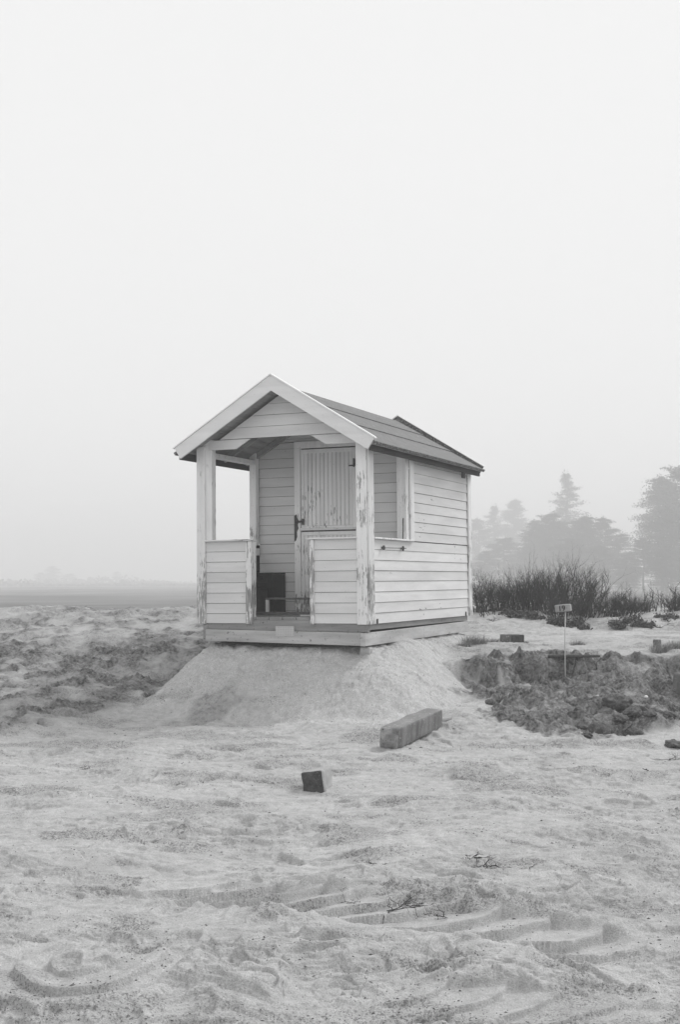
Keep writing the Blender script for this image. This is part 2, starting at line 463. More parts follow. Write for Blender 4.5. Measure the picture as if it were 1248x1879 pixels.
M['twig'] = grey('dead_twig', .045, .4, 30, .85)
M['stem'] = leafmat('rose_stem', .025, .08)
M['litter'] = leafmat('leaf_litter', .03, .16)
M['debris'] = leafmat('dark_crumbs', .05, .20)
M['grass'] = leafmat('dry_grass', .14, .42)
M['needle'] = leafmat('pine_needles', .03, .07)
M['bark'] = grey('bark', .06, .3, 3)
M['ink'] = grey('dark_ink', .05, .1, 10)

# ground
def ground_material():
    m, N, L, b = new_mat('sand_and_soil')
    b.inputs['Specular IOR Level'].default_value = .12
    co = N.new('ShaderNodeTexCoord').outputs['Object']
    def attr(n):
        a = N.new('ShaderNodeAttribute'); a.attribute_name = n; return a.outputs['Fac']
    soil, path, scrub, crumb, mound_light = attr('soil'), attr('path'), attr('scrub'), attr('crumb'), attr('mound_light')
    big = tex(N, L, co, 1.1, (1, 1, 1), 5, .6)
    mid = tex(N, L, co, 14, (1, 1, 1), 6, .7, 3)
    fine = tex(N, L, co, 160, (1, 1, 1), 3, .6, 6)
    sand = math_(N, L, 'MULTIPLY', ramp(N, L, big, .3, .7, .90, 1.08), .495)
    sand = math_(N, L, 'MULTIPLY', sand, ramp(N, L, mid, .35, .65, .79, 1.10))
    sand = math_(N, L, 'MULTIPLY', sand, ramp(N, L, fine, .35, .65, .80, 1.12))
    sand = math_(N, L, 'ADD', sand, math_(N, L, 'MULTIPLY', path, .015))
    sand = math_(N, L, 'MULTIPLY', sand, ramp(N, L, mound_light, 0, 1, 1, 1.22))  # mound sand coloured paler to make up for the shade on its front
    # dark organic specks gather in patches
    sp = tex(N, L, co, 48, (1, 1, 1), 4, .7, 12)
    patch = tex(N, L, co, 2.4, (1, 1, 1), 4, .6, 15)
    spk = ramp(N, L, math_(N, L, 'ADD', math_(N, L, 'ADD', sp, math_(N, L, 'MULTIPLY', math_(N, L, 'SUBTRACT', patch, .5), .30)), math_(N, L, 'MULTIPLY', crumb, .10)), .655, .70, 0, .75)
    sand = lerp(N, L, spk, sand, .15)
    sand = lerp(N, L, math_(N, L, 'MULTIPLY', crumb, .22), sand, .26)
    grit = tex(N, L, co, 105, (1, 1, 1), 3, .65, 31)
    gm = math_(N, L, 'MULTIPLY', ramp(N, L, grit, .53, .60, 0, 1), ramp(N, L, math_(N, L, 'ADD', crumb, math_(N, L, 'MULTIPLY', math_(N, L, 'SUBTRACT', mid, .5), 1.6)), .15, .7, .08, .85))
    sand = lerp(N, L, math_(N, L, 'MULTIPLY', gm, .85), sand, .14)
    # earth
    s2 = tex(N, L, co, 26, (1, 1, 1), 6, .72, 8)
    s3 = tex(N, L, co, 4.5, (1, 1, 1), 5, .65, 18)
    earth = ramp(N, L, math_(N, L, 'ADD', math_(N, L, 'MULTIPLY', s2, .6), math_(N, L, 'MULTIPLY', s3, .4)), .40, .62, .045, .31)
    sm = math_(N, L, 'ADD', soil, math_(N, L, 'MULTIPLY', math_(N, L, 'SUBTRACT', mid, .5), 1.1))
    c = lerp(N, L, ramp(N, L, sm, .2, .75, 0, 1), sand, earth)
    heath = ramp(N, L, tex(N, L, co, .035, (1, 1, 1), 6, .65, 2), .35, .65, .04, .17)
    c = lerp(N, L, scrub, c, heath)
    cc = N.new('ShaderNodeCombineColor')
    for i in range(3): L.new(c, cc.inputs[i])
    L.new(cc.outputs[0], b.inputs['Base Color'])
    b.inputs['Roughness'].default_value = .95
    hb = math_(N, L, 'ADD', math_(N, L, 'MULTIPLY', mid, .005), math_(N, L, 'MULTIPLY', fine, .006))
    hb = math_(N, L, 'ADD', hb, math_(N, L, 'MULTIPLY', tex(N, L, co, 55, (1, 1, 1), 5, .7, 19), .007))
    bump(N, L, b, hb, .9, 1.0)
    return m

def rows():
    ys = [-40, -20, -8, -3, -1, 0.5, 1.5, 2.4, 3.0]
    y = 3.2
    while y < 6000:
        ys.append(y)
        if y < 3.9: d = .05
        elif y < 12: d = .0052 + .0009 * (y - 4)
        elif y < 16.5: d = .015
        elif y < 21.5: d = .022
        elif y < 30: d = .1
        else: d = y * .03
        y += d
    return np.array(ys)
ys = rows()
t_in = np.linspace(-.29, .29, 761)
t_out = .29 + np.cumsum(np.linspace(.004, .12, 40))
ts = np.concatenate([-t_out[::-1], t_in, t_out])
nr, nc = len(ys), len(ts)
spread = np.maximum(np.abs(ys), 3.4)[:, None]
GX = ts[None, :] * spread
GY = np.repeat(ys[:, None], nc, 1)
gx, gy = GX.ravel(), GY.ravel()
gz = np.empty_like(gx)
att = {k: np.empty(gx.shape, np.float32) for k in ('soil', 'path', 'scrub', 'crumb', 'mound_light')}
for a in range(0, len(gx), 200000):
    sl = slice(a, a + 200000)
    gz[sl] = height(gx[sl], gy[sl])
    so, pa, mo, sc_, d_, u_, v_ = masks(gx[sl], gy[sl])
    dp = .8 * sstep(.38, .15, np.hypot((gx[sl] + 1.27) / 1.0, (gy[sl] - 13.55) / 1.3) + .15 * fbm(gx[sl], gy[sl], 2.5, 3, 33))
    att['soil'][sl] = np.maximum(so, dp * .55); att['path'][sl] = pa; att['scrub'][sl] = sc_
    back = (gx[sl] > .5) * sstep(14.8, 15.6, gy[sl]) * (1 - sstep(21, 24, gy[sl])) * (1 - .8 * pa)
    att['mound_light'][sl] = np.clip(mo , 0, 1)
    att['crumb'][sl] = sstep(.05, .5, fbm(gx[sl], gy[sl] * 1.3, 1.5, 4, 23)) * (1 - mo) + .42 * mo + .55 * back * sstep(-.3, .4, fbm(gx[sl], gy[sl], 1.1, 4, 110)) + .7 * sstep(4.75, 4.25, gy[sl]) * sstep(-.05, .3, fbm(gx[sl], gy[sl], 2.2, 4, 93))
me = bpy.data.meshes.new('ground')
me.vertices.add(len(gx))
me.vertices.foreach_set('co', np.stack([gx, gy, gz], 1).astype(np.float32).ravel())
idx = np.arange(nr * nc).reshape(nr, nc)
q = np.stack([idx[:-1, :-1], idx[:-1, 1:], idx[1:, 1:], idx[1:, :-1]], -1).reshape(-1, 4)
me.loops.add(q.size); me.polygons.add(len(q))
me.loops.foreach_set('vertex_index', q.ravel().astype(np.int32))
me.polygons.foreach_set('loop_start', np.arange(0, q.size, 4, dtype=np.int32))
me.polygons.foreach_set('use_smooth', np.ones(len(q), bool))
me.update(calc_edges=True)
for k, vv in att.items():
    a_ = me.attributes.new(k, 'FLOAT', 'POINT'); a_.data.foreach_set('value', vv)
me.materials.append(ground_material())
ground = bpy.data.objects.new('ground', me)
C.collection.objects.link(ground)
tag(ground, kind='structure')

# ------------------------------------------------------------------ the hut
hut = empty('beach_hut')
hut.matrix_world = HUT
tag(hut, 'small weathered wooden beach hut with open porch standing on a sand mound', 'beach hut')
P = 1.31; LEN = 3.62; PITCHB = .1135
def fF(u, d, z): return (u, -d, z)
def fS(u, d, z): return (2.0 + d, u, z)
def fL(u, d, z): return (-d, u, z)
def fLi(u, d, z): return (.045 + d, u, z)
def fRi(u, d, z): return (1.955 - d, u, z)
def fD(u, d, z): return (u, P - d, z)
def fB(u, d, z): return (u, LEN + d, z)
def siding(mb, f, z0, z1, lim, pitch=PITCHB, base=0.0, gap=.0045, mat=0, back=1):
    """horizontal boards; lim(z) gives the left and right ends"""
    k = math.floor((z0 - base) / pitch + 1e-6)
    while base + k * pitch < z1 - 1e-4:
        a, b_ = max(z0, base + k * pitch), min(z1, base + (k + 1) * pitch)
        k += 1
        if b_ - a < .015: continue
        jit = random.uniform(-.0012, .0012)
        a2 = a + gap * .6 + jit; b2 = b_ - gap * .4
        l0, r0 = lim(a2); l1, r1 = lim(b2)
        if r0 - l0 < .02: continue
        if r1 - l1 < .01: l1 = r1 = (l1 + r1) / 2; l1 -= .002; r1 += .002
        o = random.uniform(-.001, .001)
        mb.hexa([f(l0, .004 + o, a2), f(r0, .004 + o, a2), f(r0, -.018, a2), f(l0, -.018, a2),
                 f(l1, -.003 + o, b2), f(r1, -.003 + o, b2), f(r1, -.018, b2), f(l1, -.018, b2)], mat)
    l0, r0 = lim(z0 + .005); l1, r1 = lim(z1 - .005)
    mb.hexa([f(l0, -.012, z0 + .005), f(r0, -.012, z0 + .005), f(r0, -.03, z0 + .005), f(l0, -.03, z0 + .005),
             f(l1, -.012, z1 - .005), f(r1, -.012, z1 - .005), f(r1, -.03, z1 - .005), f(l1, -.03, z1 - .005)], back)
SL = .58; ZRIDGE = 2.595; SB = .62; ZB = 2.675
def roofz(x): return ZRIDGE - SL * abs(x - 1.0)

# front porch walls either side of the opening
for x0, x1, l in ((.072, .572, 'left'), (1.386, 1.897, 'right')):
    s_ = MB(); siding(s_, fF, .008, .908, lambda z, a=x0, b=x1: (a, b))
    s_.box(x0 + .01, x1 - .01, .031, .045, .01, .9, 0)
    s_.build('porch_wall', [M['siding'], M['gap']], hut)
# front gable over the opening
def gl(z):
    top = 1.0 - (roofz(0) - .07 - 0) * 0
    w = max(0.0, (2.50 - z) / SB)
    return max(.105, 1 - w), min(1.90, 1 + w)
g = MB()
siding(g, fF, 2.035, 2.50, gl, .1225, 2.035)
for a, b_, c_, d_ in ((.105, .45, .105, .622), (1.539, 1.893, 1.357, 1.893)):
    g.hexa([fF(a, .004, 1.925), fF(b_, .004, 1.925), fF(b_, -.02, 1.925), fF(a, -.02, 1.925),
            fF(c_, .0, 2.029), fF(d_, .0, 2.029), fF(d_, -.02, 2.029), fF(c_, -.02, 2.029)])
g.build('gable_wall', [M['siding'], M['gap']], hut)

# side wall right: full height behind the porch, half height beside the porch
w = MB()
siding(w, fS, .0, .905, lambda z: (.135, LEN - .10), PITCHB)
siding(w, fS, .912, 1.90, lambda z: (1.425, LEN - .10), PITCHB, .0)
w.build('side_wall', [M['siding_side'], M['gap']], hut)
w = MB(); siding(w, fL, .0, .905, lambda z: (.02, LEN)); siding(w, fL, .912, 1.90, lambda z: (P, LEN), PITCHB, .0)
w.build('side_wall', [M['siding_side'], M['gap']], hut)
w = MB(); siding(w, fLi, .09, .905, lambda z: (.10, P - .03), PITCHB)
w.build('porch_lining', [M['siding'], M['gap']], hut)
w = MB(); siding(w, fRi, .09, .905, lambda z: (.05, P - .03), PITCHB)
w.build('porch_lining', [M['siding'], M['gap']], hut)
w = MB(); siding(w, fB, .0, 1.95, lambda z: (0, 2.0))
siding(w, fB, 1.96, 2.51, lambda z: (1 - (2.53 - z) / SL, 1 + (2.53 - z) / SL))
w.build('rear_wall', [M['siding'], M['gap']], hut)
# door wall
w = MB()
siding(w, fD, .09, 1.93, lambda z: (.085, .563))
siding(w, fD, .09, 1.93, lambda z: (1.425, 1.89))
siding(w, fD, 1.93, 2.115, lambda z: (max(.085, 1 - (2.53 - z) / SL), .563))
siding(w, fD, 1.93, 2.115, lambda z: (1.425, min(1.89, 1 + (2.53 - z) / SL)))
siding(w, fD, 2.12, 2.52, lambda z: (1 - (2.53 - z) / SL, 1 + (2.53 - z) / SL))
w.build('door_wall', [M['siding'], M['gap']], hut)

# posts and trim
def part(name, mats, *boxes, bevel=.003, parent=hut):
    mb = MB()
    for b_ in boxes: mb.box(*b_)
    return mb.build(name, mats, parent, bevel=bevel)
part('corner_trim', M['trim'], (-.034, .069, -.024, .0, .005, 1.965))
part('corner_trim', M['trim_worn'], (-.034, -.012, .0, .11, .005, 1.90))
part('corner_post', M['trim'], (-.010, .147, .001, .094, .925, 2.04), (.0, .07, .001, .09, .0, .925))
part('corner_trim', M['trim'], (1.885, 2.006, -.024, .0, .0, 1.95))
part('corner_trim', M['trim_worn'], (2.0075, 2.028, -.008, .134, .0, 1.86))
part('corner_post', M['trim'], (1.90, 2.006, .001, .095, .0, 1.90))
part('porch_post', M['trim'], (-.004, .084, P - .09, P - .004, .90, 2.0))
part('porch_post', M['trim'], (1.886, 2.001, P - .10, P - .002, .915, 1.92))
part('corner_trim', M['trim'], (2.002, 2.024, P - .002, 1.423, .925, 1.875))
part('corner_trim', M['trim'], (2.002, 2.024, LEN - .098, LEN + .022, .0, 1.88))
part('corner_trim', M['trim'], (1.9, 2.0, LEN + .004, LEN + .022, .0, 1.88))
part('panel_trim', M['trim_worn'], (.572, .642, -.022, .10, .0, .905))
part('panel_trim', M['trim_worn'], (1.340, 1.386, -.022, .10, .0, .905))
# sill caps
part('sill', M['trim_h'], (.071, .662, -.034, .075, .908, .926))
part('sill', M['trim_h'], (1.312, 1.884, -.034, .075, .908, .926))
part('sill', M['trim'], (1.94, 2.036, .137, 1.385, .906, .926))
part('sill', M['trim'], (-.03, .09, .10, P - .09, .888, .9))
part('bracket', M['siding'], (.045, .10, P - .16, P - .03, .775, .86))
# wall plates under the roof
part('wall_plate', M['trim'], (-.015, .075, .096, P - .006, 1.862, 1.915))
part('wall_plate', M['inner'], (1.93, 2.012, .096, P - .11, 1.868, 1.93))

# roof: boards, felt in three overlapping strips each side, bargeboards, caps, fascias
Y0, Y1 = -.222, LEN + .045
ca, sa = math.cos(math.atan(SL)), math.sin(math.atan(SL))
def sp(side, s, t, y): return (1 + side * (s * ca + t * sa), y, ZRIDGE - s * sa + t * ca)
def slab(mb, side, s0, s1, t0, t1, y0, y1, m=0, dt=0):
    mb.hexa([sp(side, s0, t0, y0), sp(side, s1, t0 + dt, y0), sp(side, s1, t0 + dt, y1), sp(side, s0, t0, y1),
             sp(side, s0, t1, y0), sp(side, s1, t1 + dt, y0), sp(side, s1, t1 + dt, y1), sp(side, s0, t1, y1)], m)
EAVE = 1.385
rb = MB()
for side in (-1, 1):
    s = .012
    while s < EAVE - .03:
        e = min(s + .125, EAVE - .02)
        slab(rb, side, s, e - .006, -.048, -.022, Y0, Y1)
        s = e
    slab(rb, side, .01, EAVE - .025, -.022, -.018, Y0, Y1)
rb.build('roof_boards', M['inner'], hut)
rf = MB()
for side in (-1, 1):
    for s0, s1, t in ((.0, .43, .010), (.40, .88, .003), (.85, EAVE, -.004)):
        slab(rf, side, s0, s1, t - .012, t, Y0 + .002, Y1 - .002, 0, .004)
rfo = rf.build('roof_felt', M['felt'], hut)
rf = MB()
for side in (-1, 1):
    slab(rf, side, EAVE - .005, EAVE + .02, -.028, .004, Y0 + .01, Y1 - .02)
rf.build('felt_edge', M['felt_edge'], rfo)
def barge(y0, y1, mat, name='bargeboard'):
    for side in (-1, 1):
        pts = [(1.0, ZB), (1 + side * 1.185, ZB - 1.185 * SB), (1 + side * 1.112, ZB - 1.185 * SB - .118), (1.0, ZB - .168)]
        m_ = MB(); m_.prism([(x, y0, z) for x, z in pts], [(x, y1, z) for x, z in pts])
        bo = m_.build(name, mat, hut)
        c_ = MB()
        x1_ = 1 + side * 1.20; z1_ = ZB + .002 - 1.20 * SB
        q0 = [(1.0, y0 - .012, ZB + .002), (x1_, y0 - .012, z1_), (x1_, y0 - .012, z1_ + .014), (1.0, y0 - .012, ZB + .016)]
        q1 = [(x, y1 + .02, z) for x, _, z in q0]
        c_.prism(q0, q1)
        c_.build('edge_cap', M['cap'] if y0 < 0 else M['cap'], bo)
barge(-.250, -.226, M['barge'])
barge(LEN + .052, LEN + .076, M['felt_edge'])
for side in (-1, 1):
    m_ = MB()
    x = 1 + side * 1.128
    zt = roofz(x) - .045
    m_.hexa([(x - .012, Y0 + .002, zt - .082), (x + .012, Y0 + .002, zt - .082), (x + .012, Y1, zt - .082), (x - .012, Y1, zt - .082),
             (x - .012, Y0 + .002, zt + .022), (x + .012, Y0 + .002, zt + .022), (x + .012, Y1, zt + .022), (x - .012, Y1, zt + .022)])
    m_.build('fascia', M['fascia'], hut)
    m_ = MB()
    for k in range(7):
        y = .12 + k * .56
        slab(m_, side, .03, EAVE - .10, -.11, -.05, y, y + .045)
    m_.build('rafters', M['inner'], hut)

# floor and base
fl = MB()
for k in range(12):
    fl.box(.03 + k * .162, .03 + k * .162 + .155, .009 + random.uniform(0, .003), LEN - .02, .045, .075 + random.uniform(0, .003))
fl.build('floor', M['beam2'], hut, bevel=.003)
def sbox(mb, x0, x1, y0, y1, za0, za1, zb0, zb1, m=0):   # a beam along x whose ends sit at different heights
    mb.hexa([(x0, y0, za0), (x1, y0, zb0), (x1, y1, zb0), (x0, y1, za0), (x0, y0, za1), (x1, y0, zb1), (x1, y1, zb1), (x0, y1, za1)], m)
m_ = MB(); sbox(m_, .06, 1.993, .007, .07, -.056, .043, -.083, .043); m_.build('floor_joist', M['beam2'], hut, bevel=.004)
m_ = MB(); sbox(m_, .078, 1.924, -.03, .018, -.184, -.058, -.222, -.085); lb = m_.build('base_beam', M['beam'], hut, bevel=.004)
m_ = MB()
m_.hexa([(1.927, -.075 + .03, -.225), (1.985, -.045, -.225), (1.985, LEN - .05, -.20), (1.927, LEN - .05, -.20),
         (1.927, -.045, -.088), (1.985, -.045, -.088), (1.985, LEN - .05, -.072), (1.927, LEN - .05, -.072)])
m_.build('base_beam', M['beam_side'], hut, bevel=.004)
m_ = MB(); m_.box(1.93, 1.975, .075, LEN - .06, -.062, -.002); m_.build('floor_joist', M['beam_side2'], hut, bevel=.004)
m_ = MB(); m_.box(.028, .074, .0, LEN - .05, -.19, -.06); m_.box(.03, .09, .0, LEN - .05, -.055, .0)
m_.build('base_beam', M['beam_side2'], hut, bevel=.004)
m_ = MB(); m_.box(.05, 1.93, LEN - .10, LEN - .04, -.2, 0); m_.build('base_beam', M['beam'], hut, bevel=.004)
m_ = MB()
m_.box(.936, 1.156, -.0335, -.0305, -.122, -.02)
for i in range(11):
    for j in range(5):
        m_.box(.945 + i * .0197, .949 + i * .0197, -.0355, -.0335, -.112 + j * .019, -.108 + j * .019, 1)
m_.build('nail_plate', [M['plate'], M['iron']], hut)

# door in two leaves
fr = MB()
fr.box(.563, .638, P - .035, P + .02, .09, 2.035)
fr.box(1.35, 1.425, P - .035, P + .02, .09, 2.035)
fr.box(.563, 1.425, P - .037, P + .02, 2.037, 2.118)
fr.build('door_frame', M['door'], hut, bevel=.003)
def leaf(z0, z1, topw):
    d = empty('door_leaf'); d.parent = hut
    d['label'] = 'upper door leaf of narrow upright boards' if z0 > 1 else 'lower door leaf of narrow upright boards'
    x0, x1 = .644, 1.344
    b_ = MB(); n = 12; wd = (x1 - x0 - .07) / n
    for k in range(n):
        a = x0 + .035 + k * wd
        b_.box(a + .002, a + wd - .004, P - .006 + random.uniform(-.001, .001), P + .012, z0 + .04, z1 - topw)
    b_.box(x0 + .02, x1 - .02, P + .003, P + .014, z0 + .03, z1 - .02, 1)
    b_.build('door_boards', [M['door'], M['gap']], d)
    f_ = MB()
    f_.box(x0, x0 + .034, P - .014, P + .012, z0, z1); f_.box(x1 - .034, x1, P - .014, P + .012, z0, z1)
    f_.box(x0 + .035, x1 - .035, P - .014, P + .012, z1 - topw, z1); f_.box(x0 + .035, x1 - .035, P - .014, P + .012, z0, z0 + .038)
    f_.build('leaf_frame', M['door'], d, bevel=.002)
    return d
up = leaf(1.075, 2.022, .045)
lo = leaf(.10, 1.045, .042)
part('drip_rail', M['trim_h'], (.64, 1.348, P - .045, P - .015, 1.060, 1.088), parent=up)
part('drip_shadow_strip', M['gap'], (.65, 1.345, P - .004, P + .01, 1.046, 1.074), parent=hut, bevel=0).name = 'leaf_gap_shade'  # dark strip standing in for the shade in the slot between the leaves
m_ = MB(); m_.box(1.318, 1.335, P - .024, P - .014, 1.79, 1.89); m_.box(1.335, 1.353, P - .042, P - .036, 1.80, 1.88); m_.box(1.26, 1.318, P - .020, P - .0145, 1.80, 1.815); m_.build('hinge', M['iron'], up)
m_ = MB(); m_.box(.588, .69, P - .052, P - .036, 1.155, 1.178); m_.tube([(.60, P - .05, 1.17), (.60, P - .075, 1.15), (.61, P - .07, 1.11)], .008); m_.box(.664, .684, P - .045, P - .0145, 1.13, 1.20)
m_.build('latch', M['iron'], up)
m_ = MB()   # paint worn to dark bare wood along the frame's edge
ring = [(.5625, 1.24), (.592, 1.255), (.604, 1.21), (.622, 1.18), (.606, 1.13), (.618, 1.09), (.596, 1.045), (.600, .99), (.584, .945), (.5625, .93)]
m_.prism([(x, P - .0355, z) for x, z in ring], [(x, P - .0375, z) for x, z in ring]); m_.build('worn_patch', M['iron'], hut)
# hook bar, bolts, vent, prop stick on the side wall
m_ = MB()
m_.tube([(2.005, .405, .815), (2.045, .405, .815)], .013, 8); m_.tube([(2.005, 1.01, .82), (2.045, 1.01, .82)], .012, 8)
m_.tube([(2.036, .40, .815), (2.036, 1.10, .823)], .0045, 5)
m_.tube([(2.03, .405, .84), (2.03, .405, .79)], .012, 6); m_.tube([(2.03, 1.01, .845), (2.03, 1.01, .79)], .012, 6)
m_.build('hook_bar', M['iron'], hut)
for y in (.235, 3.38):
    part('bolt_strap', M['iron'], (2.006, 2.014, y, y + .028, .0, .055), bevel=0)
m_ = MB(); m_.box(2.006, 2.016, 3.29, 3.42, 1.775, 1.87)
for k in range(4): m_.box(2.0165, 2.022, 3.30, 3.41, 1.785 + k * .022, 1.795 + k * .022, 1)
m_.build('vent', [M['iron'], M['block']], hut)
m_ = MB(); m_.tube([(1.975, 1.16, .927), (1.965, 1.205, 1.17)], .006, 6); m_.build('window_stay', M['iron'], hut)

# ------------------------------------------------------------------ things in the porch
def in_hut(x, y, z): return HUT @ Vector((x, y, z))
def local_thing(name, label, cat, x, y, z):
    e = empty(name); e.matrix_world = HUT @ Matrix.Translation((x, y, z)); return tag(e, label, cat)
bx = local_thing('storage_box', 'dark open-fronted wooden box against the door wall inside the porch', 'box', .04, .92, .078)
m_ = MB(); m_.box(-.03, .41, 0, .34, .465, .488); m_.build('top', M['bench'], bx, bevel=.003)
m_ = MB(); m_.box(-.02, .10, .002, .34, 0, .464); m_.build('side_panel', M['bench'], bx)
m_ = MB(); m_.box(.335, .405, .002, .34, 0, .464); m_.build('side_panel', M['bench'], bx)
m_ = MB(); m_.box(.10, .335, .10, .12, 0, .464); m_.build('back_panel', M['bench_back'], bx)
m_ = MB(); m_.box(.19, .425, -.02, .0, .312, .372); m_.build('handle_board', M['bench'], bx)
m_ = MB(); m_.box(.06, .085, -.012, .0, .40, .462); m_.build('peg', M['bench_edge'], bx)
bn = local_thing('low_bench', 'low narrow bench of dark boards crossing the porch floor behind the entrance', 'bench', .63, .34, .078)
m_ = MB(); m_.box(0, .74, 0, .10, .182, .204); m_.build('seat', M['bench_edge'], bn, bevel=.003)
m_ = MB(); m_.box(-.10, .66, -.01, .06, .018, .046); m_.build('foot_rail', M['bench_edge'], bn, bevel=.003)
m_ = MB(); m_.box(.003, .036, .004, .04, .0465, .1815); m_.build('leg', M['whitewood'], bn)
m_ = MB(); m_.box(.70, .733, .004, .04, .0, .1815); m_.build('leg', M['bench'], bn)
m_ = MB(); m_.box(.44, .56, -.02, .05, .0, .0175); m_.build('foot', M['whitewood'], bn)

# ------------------------------------------------------------------ timbers lying about
def rough_block(name, sx, sy, sz, mats, seed=0, round_=.012, amp=.004, endm=None, sub=10):
    bm = bmesh.new(); bmesh.ops.create_cube(bm, size=1)
    bmesh.ops.subdivide_edges(bm, edges=bm.edges[:], cuts=sub, use_grid_fill=True)
    for v in bm.verts:
        p = Vector((v.co.x * sx, v.co.y * sy, v.co.z * sz))
        inner = Vector((max(-sx / 2 + round_, min(sx / 2 - round_, p.x)), max(-sy / 2 + round_, min(sy / 2 - round_, p.y)), max(-sz / 2 + round_, min(sz / 2 - round_, p.z))))
        d = p - inner
        if d.length > 1e-6: p = inner + d.normalized() * round_
        n = float(perlin(np.array([p.x * 14 + seed + p.z * 9]), np.array([p.y * 14 + p.z * 11]))[0])
        p += p.normalized() * n * amp * 2.2
        v.co = p + Vector((0, 0, sz / 2))
    me = bpy.data.meshes.new(name)
    for f in bm.faces:
        if endm and f.normal.x < -.7: f.material_index = 1
        elif endm and len(mats) > 2 and f.normal.z > .7: f.material_index = 2
        f.smooth = True
    bm.to_mesh(me); bm.free()
    for mt in mats: me.materials.append(mt)
    o = bpy.data.objects.new(name, me); C.collection.objects.link(o)
    return o
def put(o, p, rz=0, rx=0, ry=0, sink=0.0):
    o.location = (p.x, p.y, H(p.x, p.y) - sink); o.rotation_euler = (R(rx), R(ry), R(rz)); return o
# long beam: near end at (712..780,1370), runs back to the right
o = rough_block('timber_beam', 1.38, .165, .18, [M['block'], M['block_mot'], M['block_top']], 3, .014, .009, True)
o.location = (.645, 11.78, (H(.48, 11.2) + H(.9, 12.3)) / 2 - .035); o.rotation_euler = (R(3), -math.atan2(H(.9, 12.3) - H(.48, 11.2), 1.2) * .6, R(70))
o.location.z += .035
tag(o, 'long squared timber lying half sunk in sand right of the mound', 'timber')
o = rough_block('timber_block', .33, .150, .16, [M['block_side'], M['block_end']], 8, .016, .005, True)
o.location = (-.145, 9.2, H(-.145, 9.1) - .035); o.rotation_euler = (R(-8), R(3), R(79))
tag(o, 'short timber block with a black tarred end tilted in open sand', 'timber')
o = rough_block('timber_block', .27, .20, .12, [M['block'], M['block_end']], 12, .012, .004, True)
p = at(940, 1180)
put(o, p, 115, 0, 0, .01)
tag(o, 'dark flat timber block lying on sand beside the grass tuft behind the pit', 'timber')
o = rough_block('post_stub', .075, .075, .13, [M['block'], M['block_end']], 15, .006, .003)
put(o, at(1206, 1188), 20, 0, 0, .03)
tag(o, 'short square post stub standing in grass at the path edge', 'post')
o = rough_block('buried_box', .34, .30, .24, [M['block'], M['block']], 19, .02, .006)
put(o, at(1272, 1275), 15, 8, 0, .06)
tag(o, 'half-buried dark wooden box jutting out of the pit bank', 'box')
o = rough_block('support_block', .11, .09, .20, [M['beam'], M['beam']], 22, .006, .003)
p = in_hut(1.93, .09, -.235)
o.location = (p.x, p.y, p.z - .205); o.rotation_euler = (0, R(4), R(-23))
tag(o, 'small upright timber propping the near corner of the hut', 'timber')
def plank(pts_px, name, label, wd, th, mat, lift=0.0, ztilt=0, flat=None):
    a, b_ = at(*pts_px[0]), at(*pts_px[1])
    d = (b_ - a); L_ = math.hypot(d.x, d.y)
    o = rough_block(name, L_, wd, th, [mat], random.random() * 50, min(wd, th) * .3, .003, sub=8)
    za, zb = H(a.x, a.y), H(b_.x, b_.y)
    o.location = ((a.x + b_.x) / 2, (a.y + b_.y) / 2, (za + zb) / 2 + lift - th * .3)
    o.rotation_euler = (R(ztilt), 0 if flat is not None else -math.atan2(zb - za, L_), math.atan2(d.y, d.x))
    if flat: o.location.y = flat[0]; o.location.z = flat[1]
    return tag(o, label, 'plank')
plank(((800, 1330), (828, 1322)), 'broken_plank', 'pale broken plank end sticking out behind the long squared timber', .04, .03, M['block_side'], .01)
plank(((1004, 1203), (1098, 1208)), 'overhanging_plank', 'dark weathered plank lying along the rim of the pit', .07, .028, M['block_end'], .02, 0, (15.2, CAMZ - 134 / FPX * 15.2))
plank(((1143, 1344), (1160, 1329)), 'broken_plank', 'small dark stick leaning beside the lowest soil clods', .025, .02, M['block_end'], .03)

# numbered stake
pb = at(1038, 1247)
sy = pb.y
def zat(py, y): return CAMZ + math.tan(PITCH + math.atan((939.5 - py) / FPX)) * y
st = empty('marker_stake', (pb.x, pb.y, H(pb.x, pb.y)))
tag(st, 'thin white stake in the pit carrying a wooden block numbered 19', 'marker stake')
ht = zat(1122, sy) - st.location.z
m_ = MB(); m_.tube([(0, 0, -.15), (-.004, 0, ht * .5), (.006, 0, ht + .01)], .0065, 6); m_.build('pole', M['whitewood'], st, smooth=True)
hb = rough_block('number_block', .185, .07, .085, [M['block_side']], 31, .012, .002)
hb.parent = st; hb.location = (-.015, 0, ht - .004); hb.rotation_euler = (0, R(-6), R(-22))
hb['label'] = 'block of sawn wood with the digits 19'
def text_part(body, size, loc, parent, mat, name):
    cu = bpy.data.curves.new(name, 'FONT'); cu.body = body; cu.size = size; cu.extrude = .0015; cu.offset = .0018
    cu.align_x = 'CENTER'
    t = bpy.data.objects.new(name, cu); C.collection.objects.link(t)
    bpy.context.view_layer.update()
    dg = bpy.context.evaluated_depsgraph_get()
    me_ = bpy.data.meshes.new_from_object(t.evaluated_get(dg))
    bpy.data.objects.remove(t)
    o_ = bpy.data.objects.new(name, me_); C.collection.objects.link(o_)
    me_.materials.clear(); me_.materials.append(mat)
    o_.parent = parent; o_.location = loc; o_.rotation_euler = (math.pi / 2, 0, 0)
    return o_
text_part('19', .085, (-.008, -.0405, .014), hb, M['ink'], 'digits')

